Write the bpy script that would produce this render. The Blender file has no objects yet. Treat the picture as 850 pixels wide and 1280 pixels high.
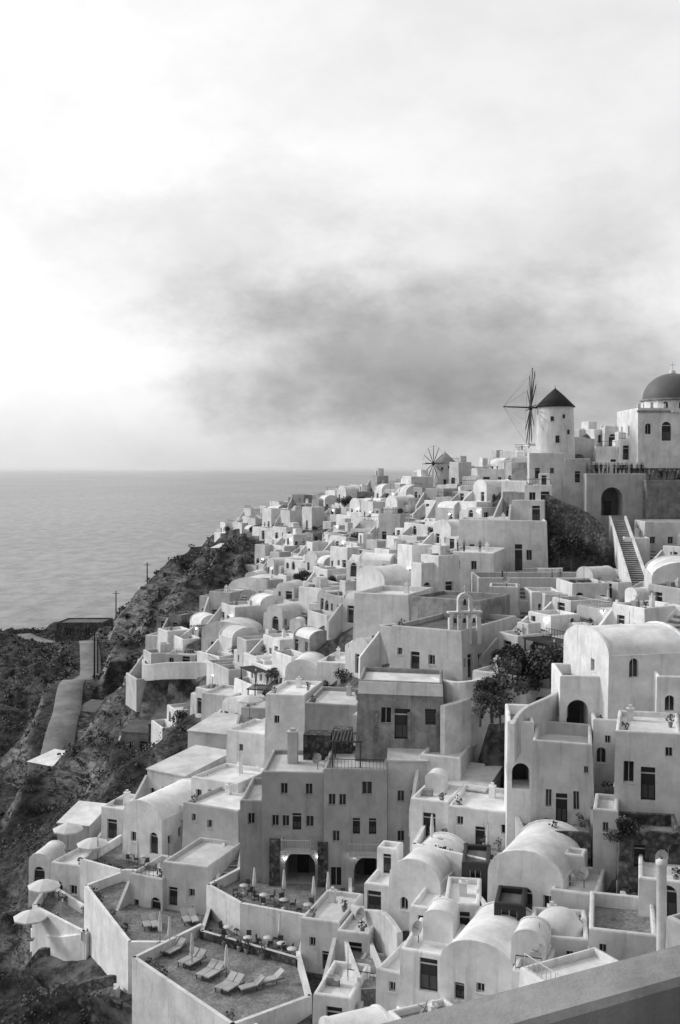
import bpy, math, random
import numpy as np
from mathutils import Vector
F=1350.0; U0=425.0; V0=582.0; EYE=120.0
R=random.Random(7)
# survey triples (sight u, sight v, range in metres) -> site coordinates
def site(u,v,D): return ((u-U0)*D/F, D, EYE-(v-V0)*D/F)
sc=bpy.context.scene
# ------------------------------------------------------------ materials
def newmat(n):
    m=bpy.data.materials.new(n); m.use_nodes=True
    nt=m.node_tree; b=nt.nodes['Principled BSDF']; return m,nt,b
def N(nt,t,**k):
    n=nt.nodes.new(t)
    for a,v in k.items(): setattr(n,a,v)
    return n
def mth(nt,op,a,b=None,c=None,clamp=False):
    n=nt.nodes.new('ShaderNodeMath'); n.operation=op; n.use_clamp=clamp
    for i,x in enumerate((a,b,c)):
        if x is None: continue
        if isinstance(x,(int,float)): n.inputs[i].default_value=x
        else: nt.links.new(x,n.inputs[i])
    return n.outputs[0]
def noise(nt,vec,scale,detail=4,rough=.55,sc3=None):
    if sc3:
        mp=N(nt,'ShaderNodeMapping'); mp.inputs['Scale'].default_value=sc3
        nt.links.new(vec,mp.inputs[0]); vec=mp.outputs[0]
    n=N(nt,'ShaderNodeTexNoise'); n.inputs['Scale'].default_value=scale
    n.inputs['Detail'].default_value=detail; n.inputs['Roughness'].default_value=rough
    nt.links.new(vec,n.inputs['Vector']); return n.outputs[0]
def mr(nt,v,a,b,c,d):
    n=N(nt,'ShaderNodeMapRange'); n.interpolation_type='SMOOTHSTEP'
    nt.links.new(v,n.inputs[0])
    for i,x in enumerate((a,b,c,d)): n.inputs[i+1].default_value=x
    return n.outputs[0]
def grey(nt,v,b):
    c=N(nt,'ShaderNodeCombineColor')
    for i in range(3): nt.links.new(v,c.inputs[i])
    nt.links.new(c.outputs[0],b.inputs['Base Color'])
def bump(nt,h,b,strength,dist):
    n=N(nt,'ShaderNodeBump'); n.inputs['Strength'].default_value=strength; n.inputs['Distance'].default_value=dist
    nt.links.new(h,n.inputs['Height']); nt.links.new(n.outputs[0],b.inputs['Normal'])
def surf(name,base,var=.12,streak=.15,rough=.9,objvar=.1,bs=.4,bd=.03,sc1=.5):
    m,nt,b=newmat(name); g=N(nt,'ShaderNodeNewGeometry').outputs['Position']
    a=mr(nt,noise(nt,g,sc1,8,.7),.3,.7,1-var,1+var*.4)
    s=mr(nt,noise(nt,g,1.0,6,.65,(1.8,1.8,.2)),.5,.75,1,1-streak)
    v=mth(nt,'MULTIPLY',a,s)
    oi=N(nt,'ShaderNodeObjectInfo').outputs['Random']
    v=mth(nt,'MULTIPLY',v,mr(nt,oi,0,.8,1-objvar,1+objvar*.2))
    v=mth(nt,'MULTIPLY',v,base)
    grey(nt,v,b); b.inputs['Roughness'].default_value=rough
    bump(nt,noise(nt,g,3,7,.7),b,bs,bd); return m
def stone(name,lo,hi,scale,rough=.95,ed=.55):
    m,nt,b=newmat(name); g=N(nt,'ShaderNodeNewGeometry').outputs['Position']
    vo=N(nt,'ShaderNodeTexVoronoi'); vo.inputs['Scale'].default_value=scale
    nt.links.new(g,vo.inputs['Vector'])
    sp=N(nt,'ShaderNodeSeparateColor'); nt.links.new(vo.outputs['Color'],sp.inputs[0])
    v=mth(nt,'MULTIPLY_ADD',sp.outputs[0],(hi-lo),lo)
    e=mr(nt,vo.outputs['Distance'],.0,.6,1.15,ed)
    v=mth(nt,'MULTIPLY',v,e)
    v=mth(nt,'MULTIPLY',v,mr(nt,noise(nt,g,.5,7,.65),.3,.7,.65,1.25))
    grey(nt,v,b); b.inputs['Roughness'].default_value=rough
    bump(nt,mth(nt,'SUBTRACT',1.0,vo.outputs['Distance']),b,.7,.06); return m
M=[]
M.append(surf('white_plaster',.82,.22,.28,objvar=.27,bs=.6,bd=.05))  #0
M.append(surf('roof_limewash',.84,.28,.0,sc1=.4,objvar=.22,bs=.6,bd=.05)) #1
m,nt,b=newmat('dark_glass'); b.inputs['Base Color'].default_value=(.012,.012,.012,1); b.inputs['Roughness'].default_value=.25; M.append(m) #2
M.append(surf('dark_painted_wood',.03,.3,.2,rough=.6,objvar=.5))    #3
M.append(stone('volcanic_stone',.04,.2,2.6))                        #4
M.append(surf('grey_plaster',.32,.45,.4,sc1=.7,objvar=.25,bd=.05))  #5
M.append(surf('pale_frame_paint',.6,.1,.1,rough=.6))                #6
M.append(stone('stone_paving',.2,.3,4.5,.95,.8))                    #7
M.append(surf('dome_paint',.13,.15,.2,rough=.6,objvar=0))           #8
M.append(surf('thatch',.035,.4,.4,bs=1,bd=.1))                      #9
M.append(surf('weathered_timber',.1,.3,.3))                         #10
M.append(surf('canvas',.72,.06,.05,rough=.9))                       #11
m,nt,b=newmat('lamp_glow'); b.inputs['Emission Color'].default_value=(1,1,1,1); b.inputs['Emission Strength'].default_value=20; M.append(m) #12
m,nt,b=newmat('leaf_green'); g=N(nt,'ShaderNodeNewGeometry').outputs['Position']
grey(nt,mr(nt,noise(nt,g,1.2,5),.3,.7,.02,.12),b); b.inputs['Roughness'].default_value=.7; M.append(m) #13
M.append(surf('tan_plaster',.48,.22,.32,objvar=.15))                 #14
M.append(surf('dark_cloth',.03,.2,0)); M.append(surf('mid_cloth',.2,.2,0)); M.append(surf('skin_tone',.35,.05,0)) #15 16 17
M.append(surf('dark_mat_roof',.15,.4,.1))                           #18
M.append(surf('packed_earth',.24,.4,.1,sc1=.3))                     #19
# ------------------------------------------------------------ mesh builder
class MB:
    def __init__(s): s.v=[]; s.f=[]; s.m=[]; s.s=[]
    def face(s,pts,mat,sm=False):
        i=len(s.v); s.v.extend(pts); s.f.append(tuple(range(i,i+len(pts)))); s.m.append(mat); s.s.append(sm)
    def grid(s,rows,mat,sm=True,closed=False):
        i=len(s.v); n=len(rows[0])
        for r in rows: s.v.extend(r)
        for a in range(len(rows)-1):
            for c in range(n if closed else n-1):
                d=(c+1)%n
                s.f.append((i+a*n+c,i+a*n+d,i+(a+1)*n+d,i+(a+1)*n+c)); s.m.append(mat); s.s.append(sm)
    def box(s,x0,x1,y0,y1,z0,z1,mat):
        p=[(x0,y0,z0),(x1,y0,z0),(x1,y1,z0),(x0,y1,z0),(x0,y0,z1),(x1,y0,z1),(x1,y1,z1),(x0,y1,z1)]
        i=len(s.v); s.v.extend(p)
        for q in ((0,3,2,1),(4,5,6,7),(0,1,5,4),(1,2,6,5),(2,3,7,6),(3,0,4,7)):
            s.f.append(tuple(i+j for j in q)); s.m.append(mat); s.s.append(False)
    def tube(s,p,q,r0,r1,mat,seg=6,cap=True):
        p=Vector(p); q=Vector(q); d=(q-p).normalized()
        a=d.orthogonal().normalized(); b=d.cross(a)
        r=[]
        for c,rr in ((p,r0),(q,r1)):
            r.append([tuple(c+(a*math.cos(t)+b*math.sin(t))*rr) for t in [2*math.pi*i/seg for i in range(seg)]])
        s.grid(r,mat,True,True)
        if cap: s.face(r[0][::-1],mat); s.face(r[1],mat)
    def cyl(s,cx,cy,prof,mat,seg=24,sm=True):
        s.grid([[(cx+r*math.cos(2*math.pi*i/seg),cy+r*math.sin(2*math.pi*i/seg),z) for i in range(seg)] for r,z in prof],mat,sm,True)
    def dome(s,cx,cy,z,r,rise,mat,seg=24,rings=8):
        s.cyl(cx,cy,[(max(r*math.cos(math.pi/2*i/rings),.01),z+rise*math.sin(math.pi/2*i/rings)) for i in range(rings+1)],mat,seg)
    def wall(s,a,b,z0,z1,ops,mat):
        ax,ay=a; bx,by=b; L=math.hypot(bx-ax,by-ay)
        if L<.05: return
        dx,dy=(bx-ax)/L,(by-ay)/L; nx,ny=-dy,dx
        P=lambda t,z,d=0:(ax+dx*t+nx*d,ay+dy*t+ny*d,z)
        O=[]
        for (c,zb,w,h,k) in ops:
            if c-w/2<.12 or c+w/2>L-.12 or zb+h>z1-.1: continue
            if any(abs(c-o[0])<(w+o[2])/2+.1 and zb<o[1]+o[3]+.1 and o[1]<zb+h+.1 for o in O): continue
            O.append((c,zb,w,h,k))
        ss=sorted(set([0,L]+[c-w/2 for c,_,w,_,_ in O]+[c+w/2 for c,_,w,_,_ in O]))
        zs=sorted(set([z0,z1]+[o[1] for o in O]+[o[1]+o[3] for o in O]))
        for i in range(len(ss)-1):
            for j in range(len(zs)-1):
                cs=(ss[i]+ss[i+1])/2; cz=(zs[j]+zs[j+1])/2
                if any(abs(cs-o[0])<o[2]/2 and o[1]<cz<o[1]+o[3] for o in O): continue
                s.face([P(ss[i],zs[j]),P(ss[i+1],zs[j]),P(ss[i+1],zs[j+1]),P(ss[i],zs[j+1])],mat)
        def bx3(t0,t1,d0,d1,q0,q1,mm):
            c=[P(t,z,d) for z in (q0,q1) for d in (d0,d1) for t in (t0,t1)]
            for q in ((0,1,3,2),(4,6,7,5),(0,4,5,1),(2,3,7,6),(0,2,6,4),(1,5,7,3)):
                s.face([c[j] for j in q],mm)
        for (c,zb,w,h,k) in O:
            t0,t1=c-w/2,c+w/2; q0,q1=zb,zb+h
            dep={'A':2.6,'o':1.2}.get(k,.28)
            arch=k in('a','A','D')
            zsps=q1
            if arch:
                rr=min(w/2,h*.6); zsp=q1-rr; n=8
                arc=[(c-w/2*math.cos(math.pi*i/n),zsp+rr*math.sin(math.pi*i/n)) for i in range(n+1)]
                s.face([P(t0,q1)]+[P(*arc[i]) for i in range(n//2,-1,-1)],mat)
                s.face([P(t1,q1)]+[P(*arc[i]) for i in range(n,n//2-1,-1)],mat)
                for i in range(n): s.face([P(*arc[i]),P(*arc[i+1]),P(arc[i+1][0],arc[i+1][1],dep),P(arc[i][0],arc[i][1],dep)],mat,True)
                zsps=zsp
            else: s.face([P(t0,q1),P(t1,q1),P(t1,q1,dep),P(t0,q1,dep)],mat)
            s.face([P(t0,q0),P(t1,q0),P(t1,q0,dep),P(t0,q0,dep)],mat)
            s.face([P(t0,q0),P(t0,zsps),P(t0,zsps,dep),P(t0,q0,dep)],mat)
            s.face([P(t1,q0),P(t1,zsps),P(t1,zsps,dep),P(t1,q0,dep)],mat)
            pm=3 if k in('d','D','s') else (18 if k in ('A','o') else 2)
            s.face([P(t0,q0,dep),P(t1,q0,dep),P(t1,q1,dep),P(t0,q1,dep)],pm)
            if k in('A',):
                bx3(c-.5,c+.5,dep-.1,dep-.02,q0,q0+min(2.1,h*.7),3)
            if k in('w','a'):
                f=.05
                bx3(t0,t0+f,dep-.06,dep-.01,q0,q1,6); bx3(t1-f,t1,dep-.06,dep-.01,q0,q1,6)
                bx3(c-.022,c+.022,dep-.05,dep-.01,q0,q1,6)
                bx3(t0+f,t1-f,dep-.055,dep-.012,q0,q0+f,6)
                bx3(t0-.06,t1+.06,-.06,.02,q0-.08,q0-.003,mat)
            if k in('d','D'):
                bx3(t0+.08,c-.04,dep-.05,dep-.02,q0+.15,q0+h*.45,10); bx3(c+.04,t1-.08,dep-.05,dep-.02,q0+.15,q0+h*.45,10)
                bx3(t0,t1,dep-.07,dep-.01,q0+h*.78,q0+h*.82,6)
            if k=='s':
                for j in range(7): bx3(t0+.06,t1-.06,dep-.05,dep-.02,q0+h*(j+.2)/7,q0+h*(j+.7)/7,10)
    def block(s,x,y,z,w,dep,h,roof='f',fr=(),lf=(),rt=(),mat=0,fd=0,rise=None,rmat=1,par=.4):
        z0=z-fd; x1=x+w; y1=y+dep
        e=.11 if roof=='f' else 0
        zt=z+h-e
        s.wall((x,y),(x1,y),z0,zt,[(o[0],o[1]+z)+tuple(o[2:]) for o in fr],mat)
        s.wall((x1,y),(x1,y1),z0,zt,[(o[0],o[1]+z)+tuple(o[2:]) for o in rt],mat)
        s.wall((x1,y1),(x,y1),z0,zt,[],mat)
        s.wall((x,y1),(x,y),z0,zt,[(o[0],o[1]+z)+tuple(o[2:]) for o in lf],mat)
        ring=lambda d,zz:[(x+d,y+d,zz),(x1-d,y+d,zz),(x1-d,y1-d,zz),(x+d,y1-d,zz)]
        if roof=='f':
            t=.3
            s.grid([ring(0,zt),ring(e*.35,z+h-e*.3),ring(e,z+h),ring(t-.07,z+h),ring(t,z+h-.07),ring(t,z+h-par)],mat,False,True)
            s.face(ring(t,z+h-par),rmat)
        elif roof=='s':
            q=rise or .8
            s.face([(x-.1,y-.15,z+h),(x1+.1,y-.15,z+h),(x1+.1,y1,z+h+q),(x-.1,y1,z+h+q)],rmat)
            s.face([(x-.1,y-.15,z+h),(x1+.1,y-.15,z+h),(x1+.1,y-.15,z+h-.12),(x-.1,y-.15,z+h-.12)],mat)
            s.face([(x1,y,z+h),(x1,y1,z+h),(x1,y1,z+h+q)],mat); s.face([(x,y,z+h),(x,y1,z+h),(x,y1,z+h+q)],mat)
        elif roof in('v','x'):
            q=rise or min(1.6,(w if roof=='v' else dep)*.3); n=12
            if roof=='v':
                A=lambda yy,f:[(x+w/2-w/2*f*math.cos(math.pi*i/n),yy,z+h+q*f*math.sin(math.pi*i/n)) for i in range(n+1)]
                a,b=y,y1
            else:
                A=lambda xx,f:[(xx,y+dep/2-dep/2*f*math.cos(math.pi*i/n),z+h+q*f*math.sin(math.pi*i/n)) for i in range(n+1)]
                a,b=x,x1
            for p,qq in ((a,a+.22),(b-.22,b)):
                s.face(A(p,1),mat); s.face(A(qq,1),mat); s.grid([A(p,1),A(qq,1)],mat,True)
            s.grid([A(a+.22,.94),A(b-.22,.94)],rmat,True)
            s.face(ring(0,z+h-.003),mat)
    def chimney(s,x,y,z,h=1.0,w=.5):
        s.box(x-w/2,x+w/2,y-w/2,y+w/2,z-.5,z+h,0); s.box(x-w/2-.06,x+w/2+.06,y-w/2-.06,y+w/2+.06,z+h+.003,z+h+.1,0)
        s.box(x-w/4,x+w/4,y-w/4,y+w/4,z+h+.1,z+h+.35,0)
    def rail(s,p,q,h=.95,mat=3,sp=.35):
        p=Vector(p); q=Vector(q); L=(q-p).length; n=max(2,int(L/sp)); up=Vector((0,0,h))
        s.tube(p+up,q+up,.035,.035,mat,5); s.tube(p+up*.12,q+up*.12,.02,.02,mat,4)
        for i in range(n+1):
            c=p.lerp(q,i/n); s.tube(c,c+up,.02,.02,mat,4,False)
    def steps(s,x,y,z,w,run,rise,mat=0):
        n=max(3,int(rise/.2))
        for i in range(n): s.box(x,x+w,y+run*i/n,y+run,z+rise*i/n-(2 if i==0 else 0)+.001,z+rise*(i+1)/n,mat if i%2 else 7)
        s.face([(x-.012,y,z+.4),(x-.012,y+run,z+rise+.5),(x-.012,y+run,z-2),(x-.012,y,z-2)],mat)
        s.face([(x-.2,y,z+.4),(x-.2,y+run,z+rise+.5),(x-.2,y+run,z-2),(x-.2,y,z-2)],mat)
        s.face([(x-.2,y,z+.4),(x-.012,y,z+.4),(x-.012,y+run,z+rise+.5),(x-.2,y+run,z+rise+.5)],mat)
        s.face([(x-.2,y,z+.4),(x-.012,y,z+.4),(x-.012,y,z-2),(x-.2,y,z-2)],mat)
    def dish(s,x,y,z):
        s.tube((x,y,z),(x,y,z+.8),.03,.03,3,5)
        c=Vector((x,y-.1,z+.95)); nrm=Vector((-.5,-.7,.5)).normalized(); a=nrm.orthogonal().normalized(); b=nrm.cross(a)
        s.grid([[tuple(c+nrm*(r*r*.5)+(a*math.cos(t)+b*math.sin(t))*r) for t in [math.pi*i/6 for i in range(12)]] for r in(.01,.2,.4,.5)],5,True,True)
        s.tube(c,c+nrm*.5,.02,.02,3,4)
    def pergola(s,x0,x1,y0,y1,z0,h=2.3):
        for x in(x0,x1):
            for y in(y0,y1): s.box(x-.06,x+.06,y-.06,y+.06,z0,z0+h,10)
        for y in(y0,y1): s.box(x0-.2,x1+.2,y-.05,y+.05,z0+h+.002,z0+h+.14,10)
        n=int((x1-x0)/.3)
        for i in range(n+1):
            x=x0+(x1-x0)*i/n; s.box(x-.05,x+.05,y0-.25,y1+.25,z0+h+.142,z0+h+.22,10)
    def pot(s,x,y,z,r):
        s.cyl(x,y,[(.12,z),(.2,z+.35),(.2,z+.4),(.01,z+.38)],5,8); leafcloud(s,r,x,y,z+.65,.3,.3,.3,24,.2)
    def warp(s,r,h):  # battered walls and slightly uneven hand-built tops
        k=r.uniform(.004,.014); a=r.uniform(-.025,.025); b=r.uniform(-.02,.02); c=r.uniform(-.03,.03)
        s.v=[((x*(1-k*z)+c*y),(y+k*z*1.2),z+(a*x+b*y)*max(0,min(1.3,z/h))) for x,y,z in s.v]
    def obj(s,name,loc=(0,0,0),yaw=0,link=True):
        me=bpy.data.meshes.new(name); me.from_pydata(s.v,[],s.f)
        me.polygons.foreach_set('material_index',s.m); me.polygons.foreach_set('use_smooth',s.s)
        for mm in M: me.materials.append(mm)
        me.update()
        if not link: return me
        return inst(me,name,loc,yaw)
def inst(me,name,loc,yaw=0,scale=1):
    o=bpy.data.objects.new(name,me); o.location=loc; o.rotation_euler=(0,0,yaw)
    o.scale=(scale,)*3 if isinstance(scale,(int,float)) else scale
    sc.collection.objects.link(o); return o
def leafcloud(mb,r,cx,cy,cz,rx,ry,rz,n,sz):
    for _ in range(n):
        while True:
            a,b,c=r.uniform(-1,1),r.uniform(-1,1),r.uniform(-1,1); q=a*a+b*b+c*c
            if .15<q<1: break
        p=Vector((cx+a*rx,cy+b*ry,cz+c*rz)); t=Vector((r.uniform(-1,1),r.uniform(-1,1),r.uniform(-.5,1))).normalized(); u=t.orthogonal().normalized()*sz*r.uniform(.3,.6); t*=sz*r.uniform(.7,1.3)
        mb.face([tuple(p),tuple(p+t*.5+u),tuple(p+t),tuple(p+t*.5-u)],13)
# ------------------------------------------------------------ village mask + terrain
VP=[(45,100),(40,118),(100,124),(190,122),(240,132),(300,140),(200,156),(172,168),(180,186),(290,200),(318,225),(325,262),(275,298),(292,335),(430,325),(600,285),(700,240),(900,205),(1050,165),(1000,45),(400,58),(165,78),(100,92)]
VPW=np.array([((u-U0)*D/F,D) for u,D in VP])
def inpoly(X,Y):
    ins=np.zeros(X.shape,bool); n=len(VPW); j=n-1
    for i in range(n):
        xi,yi=VPW[i]; xj,yj=VPW[j]
        c=((yi>Y)!=(yj>Y))&(X<(xj-xi)*(Y-yi)/(yj-yi+1e-9)+xi)
        ins^=c; j=i
    return ins
CT=[(425,1400,60),(850,1300,55),(650,1300,65),(200,1330,75),(0,1340,80),(-150,1300,100),
(750,1245,65),(600,1265,68),(480,1275,72),(270,1245,85),(300,1175,88),(430,1135,88),(560,1110,82),(700,1100,76),(830,1085,74),
(330,1112,95),(500,1100,92),(200,1135,98),(100,1145,105),(60,1235,98),(0,1180,110),(150,1055,112),(80,1075,115),(0,1065,130),(230,1005,115),(300,955,120),(340,945,118),
(640,1030,88),(720,1040,80),(840,1010,78),(560,965,98),(600,905,98),(520,932,98),(400,905,115),(780,900,86),(700,875,95),(600,850,104),(450,855,112),(840,855,90),(800,775,108),(720,770,118),(600,768,124),(480,765,130),(380,825,135),(330,865,135),
(840,725,125),(740,705,145),(640,718,142),(550,722,150),(450,745,160),(400,765,165),(300,840,150),(250,838,160),(190,836,165),(300,775,185),(250,785,190),(200,800,190),
(800,592,165),(740,592,162),(690,568,167),(850,550,172),(650,590,180),(680,645,158),(750,650,156),(830,655,152),(600,640,190),(520,650,200),(560,610,255),(640,582,230),(480,617,270),(430,642,260),(400,632,300),(340,652,310),(300,662,320),(450,695,200),(350,712,230),(300,725,240),(250,703,280),(208,706,290),(235,745,235),(212,738,255),
(160,900,163),(195,930,152),(160,960,148),(250,945,136),(120,930,185),(60,960,180),(0,985,185),(100,1020,142),(20,1060,150),(100,862,240),(50,850,260),(0,850,280),(170,805,262),(100,802,340),(20,802,370),(170,778,320),(178,798,275),(-100,900,250),(-150,1000,180)]
pts=[site(*c) for c in CT]
pts=[(x,y,z-EYE) for x,y,z in pts]+[(0,0,-7),(20,0,-5),(-25,0,-12),(0,25,-21),(18,28,-19),(-20,28,-26),(60,30,-10),(0,45,-31),(25,45,-27),(-60,30,-45),(-80,70,-52),
(80,80,-8),(100,130,0),(120,170,5),(200,165,3),(260,200,-20),(60,300,-35),(0,400,-60),(-60,400,-62),(150,260,-35),(-140,425,-70),(-95,405,-64),(-140,490,-135),(-60,480,-125),(40,500,-125),(150,420,-110),(260,450,-135),(-200,400,-75),(-260,350,-85),(-350,300,-135),(-350,100,-135),(-230,100,-85),(-200,40,-75),(-350,500,-135),(260,50,0),(100,20,-4)]
pts=np.array(pts)
def kern(r): return np.sqrt(r*r+16.0)
A=kern(np.hypot(pts[:,None,0]-pts[None,:,0],pts[:,None,1]-pts[None,:,1]))
n=len(pts); Am=np.zeros((n+1,n+1)); Am[:n,:n]=A; Am[:n,n]=1; Am[n,:n]=1
W=np.linalg.solve(Am+np.diag([-.6]*n+[0]),np.append(pts[:,2],0))
ST=1.5; gx=np.arange(-360,262,ST); gy=np.arange(-10,522,ST)
GX,GY=np.meshgrid(gx,gy)
Z=np.full(GX.shape,W[n])
for i in range(n): Z+=W[i]*kern(np.hypot(GX-pts[i,0],GY-pts[i,1]))
mask=inpoly(GX,GY).astype(float)
for _ in range(3):
    mask=(mask+np.roll(mask,1,0)+np.roll(mask,-1,0)+np.roll(mask,1,1)+np.roll(mask,-1,1))/5
def vnoise(sx,sy,seed):
    r=np.random.RandomState(seed).rand(256,256)
    x=GX/sx+1000; y=GY/sy+1000; xi=np.floor(x).astype(int); yi=np.floor(y).astype(int)
    fx=x-xi; fy=y-yi; fx=fx*fx*(3-2*fx); fy=fy*fy*(3-2*fy)
    g=lambda a,b:r[a%256,b%256]
    return (g(xi,yi)*(1-fx)*(1-fy)+g(xi+1,yi)*fx*(1-fy)+g(xi,yi+1)*(1-fx)*fy+g(xi+1,yi+1)*fx*fy)-.5
rg=lambda s,k:1-2*np.abs(vnoise(s,s,k))*2
Z+=(1-mask)*(5*vnoise(26,26,1)+3.4*rg(13,2)+2.4*rg(6.5,4)+1.7*vnoise(3.2,3.2,5)-2.6)
Z+=mask*.3*vnoise(5,5,6)
# the dirt road is benched into the slope
RP=[]
def hz(x,y):
    i=min(max((x-gx[0])/ST,0),len(gx)-2); j=min(max((y-gy[0])/ST,0),len(gy)-2)
    a,b=int(i),int(j); f,g=i-a,j-b
    return float((Z[b,a]*(1-f)+Z[b,a+1]*f)*(1-g)+(Z[b+1,a]*(1-f)+Z[b+1,a+1]*f)*g)+EYE
# ------------------------------------------------------------ houses
FP=[]; LAMPS=[]
def autoops(L,h,r,dens=.72,door=True):
    o=[]; ns=int(L/1.75)
    if ns<1: return o
    st=max(1,int((h-.3)/2.6)); dslot=r.randrange(ns)
    for k in range(st):
        for i in range(ns):
            c=(i+.5)*L/ns+r.uniform(-.3,.3)
            if k==0 and i==dslot and door: o.append((c,.05,r.uniform(.95,1.3),2.15,r.choice('dddD')))
            elif r.random()<dens: o.append((c,r.uniform(.7,1.2)+2.75*k,r.uniform(.5,.95),r.uniform(.75,1.3),r.choice('wwwsa')))
    return o
def reg(loc,yaw,x0,x1,y0,y1,front=2.5): FP.append((loc[0],loc[1],yaw,x0,x1,y0,y1,loc[2],front))
def clutter(mb,w,dep,h,roof,r,near=True):
    if roof=='f':
        if r.random()<.5: mb.chimney(r.uniform(-w*.35,w*.35),dep*r.uniform(.5,.85),h-.35,r.uniform(.5,1.2),r.uniform(.35,.6))
        if r.random()<.35:
            a=r.uniform(1.2,2.2); x=r.choice([-w/2+.3,w/2-.3-a]); mb.block(x,dep-a-.35,h-.4,a,a,r.uniform(1.2,2.2),'f' if r.random()<.6 else 'v',[(a/2,.1,.7,1.6,'d')] if r.random()<.5 else (),(),(),0)
        if near and r.random()<.3: mb.dish(r.uniform(-w*.3,w*.3),dep*.4,h-.4)
        if r.random()<.3: mb.rail((-w/2+.2,.14,h),(w/2-.2,.14,h),.8,r.choice([3,3,6]),.4)
        if near and r.random()<.14 and w>4: mb.pergola(-w/2+.6,w/2-.8,.8,min(dep-.8,3.2),h-.4)
        if r.random()<.3: mb.box(-w/2+.4,-w/2+1.2,dep*.4,dep*.4+.5,h-.4,h+.15,5)
        if near and r.random()<.4: mb.pot(w/2-.8,.8,h-.4,r)
        if near and r.random()<.4: mb.tube((w*.1,dep*.6,h-.4),(w*.1,dep*.6,h+1.9),.025,.02,3,4)
    if r.random()<.4: mb.steps(w/2+.003+(.2),dep*.1,0,1.0,dep*.8,h*.85)
    if r.random()<.35:
        x=-w/2-.303
        for xx in(x,x+.3): mb.face([(xx,0,-2),(xx,0,h*.8),(xx,-2.4,.3),(xx,-2.4,-2)],0)
        mb.face([(x,0,h*.8),(x+.3,0,h*.8),(x+.3,-2.4,.3),(x,-2.4,.3)],0); mb.face([(x,-2.4,.3),(x+.3,-2.4,.3),(x+.3,-2.4,-2),(x,-2.4,-2)],0)
def H(ul,ur,vt,vb,D,dep,yaw=0,roof='f',ops=None,rops=None,lops=None,mat=0,fd=5,name='whitewashed_house',rise=None,extra=None,rmat=1,par=.4,plain=False):
    k=D/F; ya=math.radians(yaw); w=(ur-ul)*k/math.cos(ya); h=(vb-vt)*k
    mb=MB(); r=random.Random(int(ul*7+vt*13))
    if ops is None: fr=autoops(w,h,r)
    else: fr=[((o[0]-ul)/(ur-ul)*w,(vb-o[1])*k,o[2]*k/math.cos(ya),o[3]*k,o[4]) for o in ops]
    rt=autoops(dep,h,r,.5,False) if rops is None else rops
    lf=autoops(dep,h,r,.5,False) if lops is None else lops
    mb.block(-w/2,0,0,w,dep,h,roof,fr,lf,rt,mat,fd,rise,rmat,par)
    if not plain:
        if ops is None: clutter(mb,w,dep,h,roof,r,D<140)
        elif roof=='f' and r.random()<.6:
            mb.chimney(r.uniform(-w*.3,w*.3),dep*.75,h-.35,.8)
            if D<115: mb.pot(-w/2+.7,.8,h-par,r); mb.pot(w/2-.7,dep*.5,h-par,r)
    loc=site((ul+ur)/2,vb,D)
    if extra: extra(mb,w,dep,h)
    if not plain: mb.warp(r,max(h,2))
    reg(loc,ya,-w/2,w/2,0,dep)
    return mb.obj(name,loc,ya)
def cat(P,n=6):
    out=[]; P=[Vector(p) for p in P]
    for i in range(len(P)-1):
        p0=P[max(i-1,0)];p1=P[i];p2=P[i+1];p3=P[min(i+2,len(P)-1)]
        for j in range(n):
            t=j/n; out.append(.5*((2*p1)+(-p0+p2)*t+(2*p0-5*p1+4*p2-p3)*t*t+(-p0+3*p1-3*p2+p3)*t**3))
    out.append(P[-1]); return out
def pwall(uvD,th=.4,drop=3,smooth=True,mat=0,name='parapet_wall',world=False):
    P=[Vector(p if world else site(*p)) for p in uvD]
    if smooth and len(P)>2: P=cat(P)
    o=P[0].copy(); rows=[]
    for i,p in enumerate(P):
        d=P[min(i+1,len(P)-1)]-P[max(i-1,0)]; d.z=0; d.normalize(); nn=Vector((-d.y,d.x,0))*th/2
        q=p-o; Zd=Vector((0,0,drop)); c=Vector((0,0,.06))
        rows.append([tuple(q-nn-Zd),tuple(q-nn-c),tuple(q-nn*.7),tuple(q+nn*.7),tuple(q+nn-c),tuple(q+nn-Zd)])
    mb=MB(); mb.grid(rows,mat,False); mb.face(rows[0],mat); mb.face(rows[-1],mat)
    return mb.obj(name,o)
def stairs(A,B,w=1.4,walls=True,mat=7,name='staircase'):
    A=Vector(site(*A)); B=Vector(site(*B)); d=B-A; dz=d.z; d.z=0; L=d.length; n=max(3,int(dz/.19))
    yaw=math.atan2(d.y,d.x)-math.pi/2; mb=MB()
    for i in range(n):
        y0=L*i/n; zt=dz*(i+1)/n; mb.box(-w/2,w/2,y0,y0+L/n+ .0,zt-1.6,zt,mat)
        mb.box(-w/2+.01,w/2-.01,y0-.03,y0,zt-.05,zt+.004,0)
    if walls:
        for sx in (-1,1):
            x0,x1=sorted((sx*(w/2+.002),sx*(w/2+.28)))
            mb.face([(x0,0,.5),(x1,0,.5),(x1,L,dz+.6),(x0,L,dz+.6)],0)
            for x in (x0,x1): mb.face([(x,0,-3),(x,0,.5),(x,L,dz+.6),(x,L,dz-3)],0)
            mb.face([(x0,0,-3),(x1,0,-3),(x1,0,.5),(x0,0,.5)],0)
    reg(A,yaw,-w/2,w/2,0,L,.5)
    return mb.obj(name,A,yaw)
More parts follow.
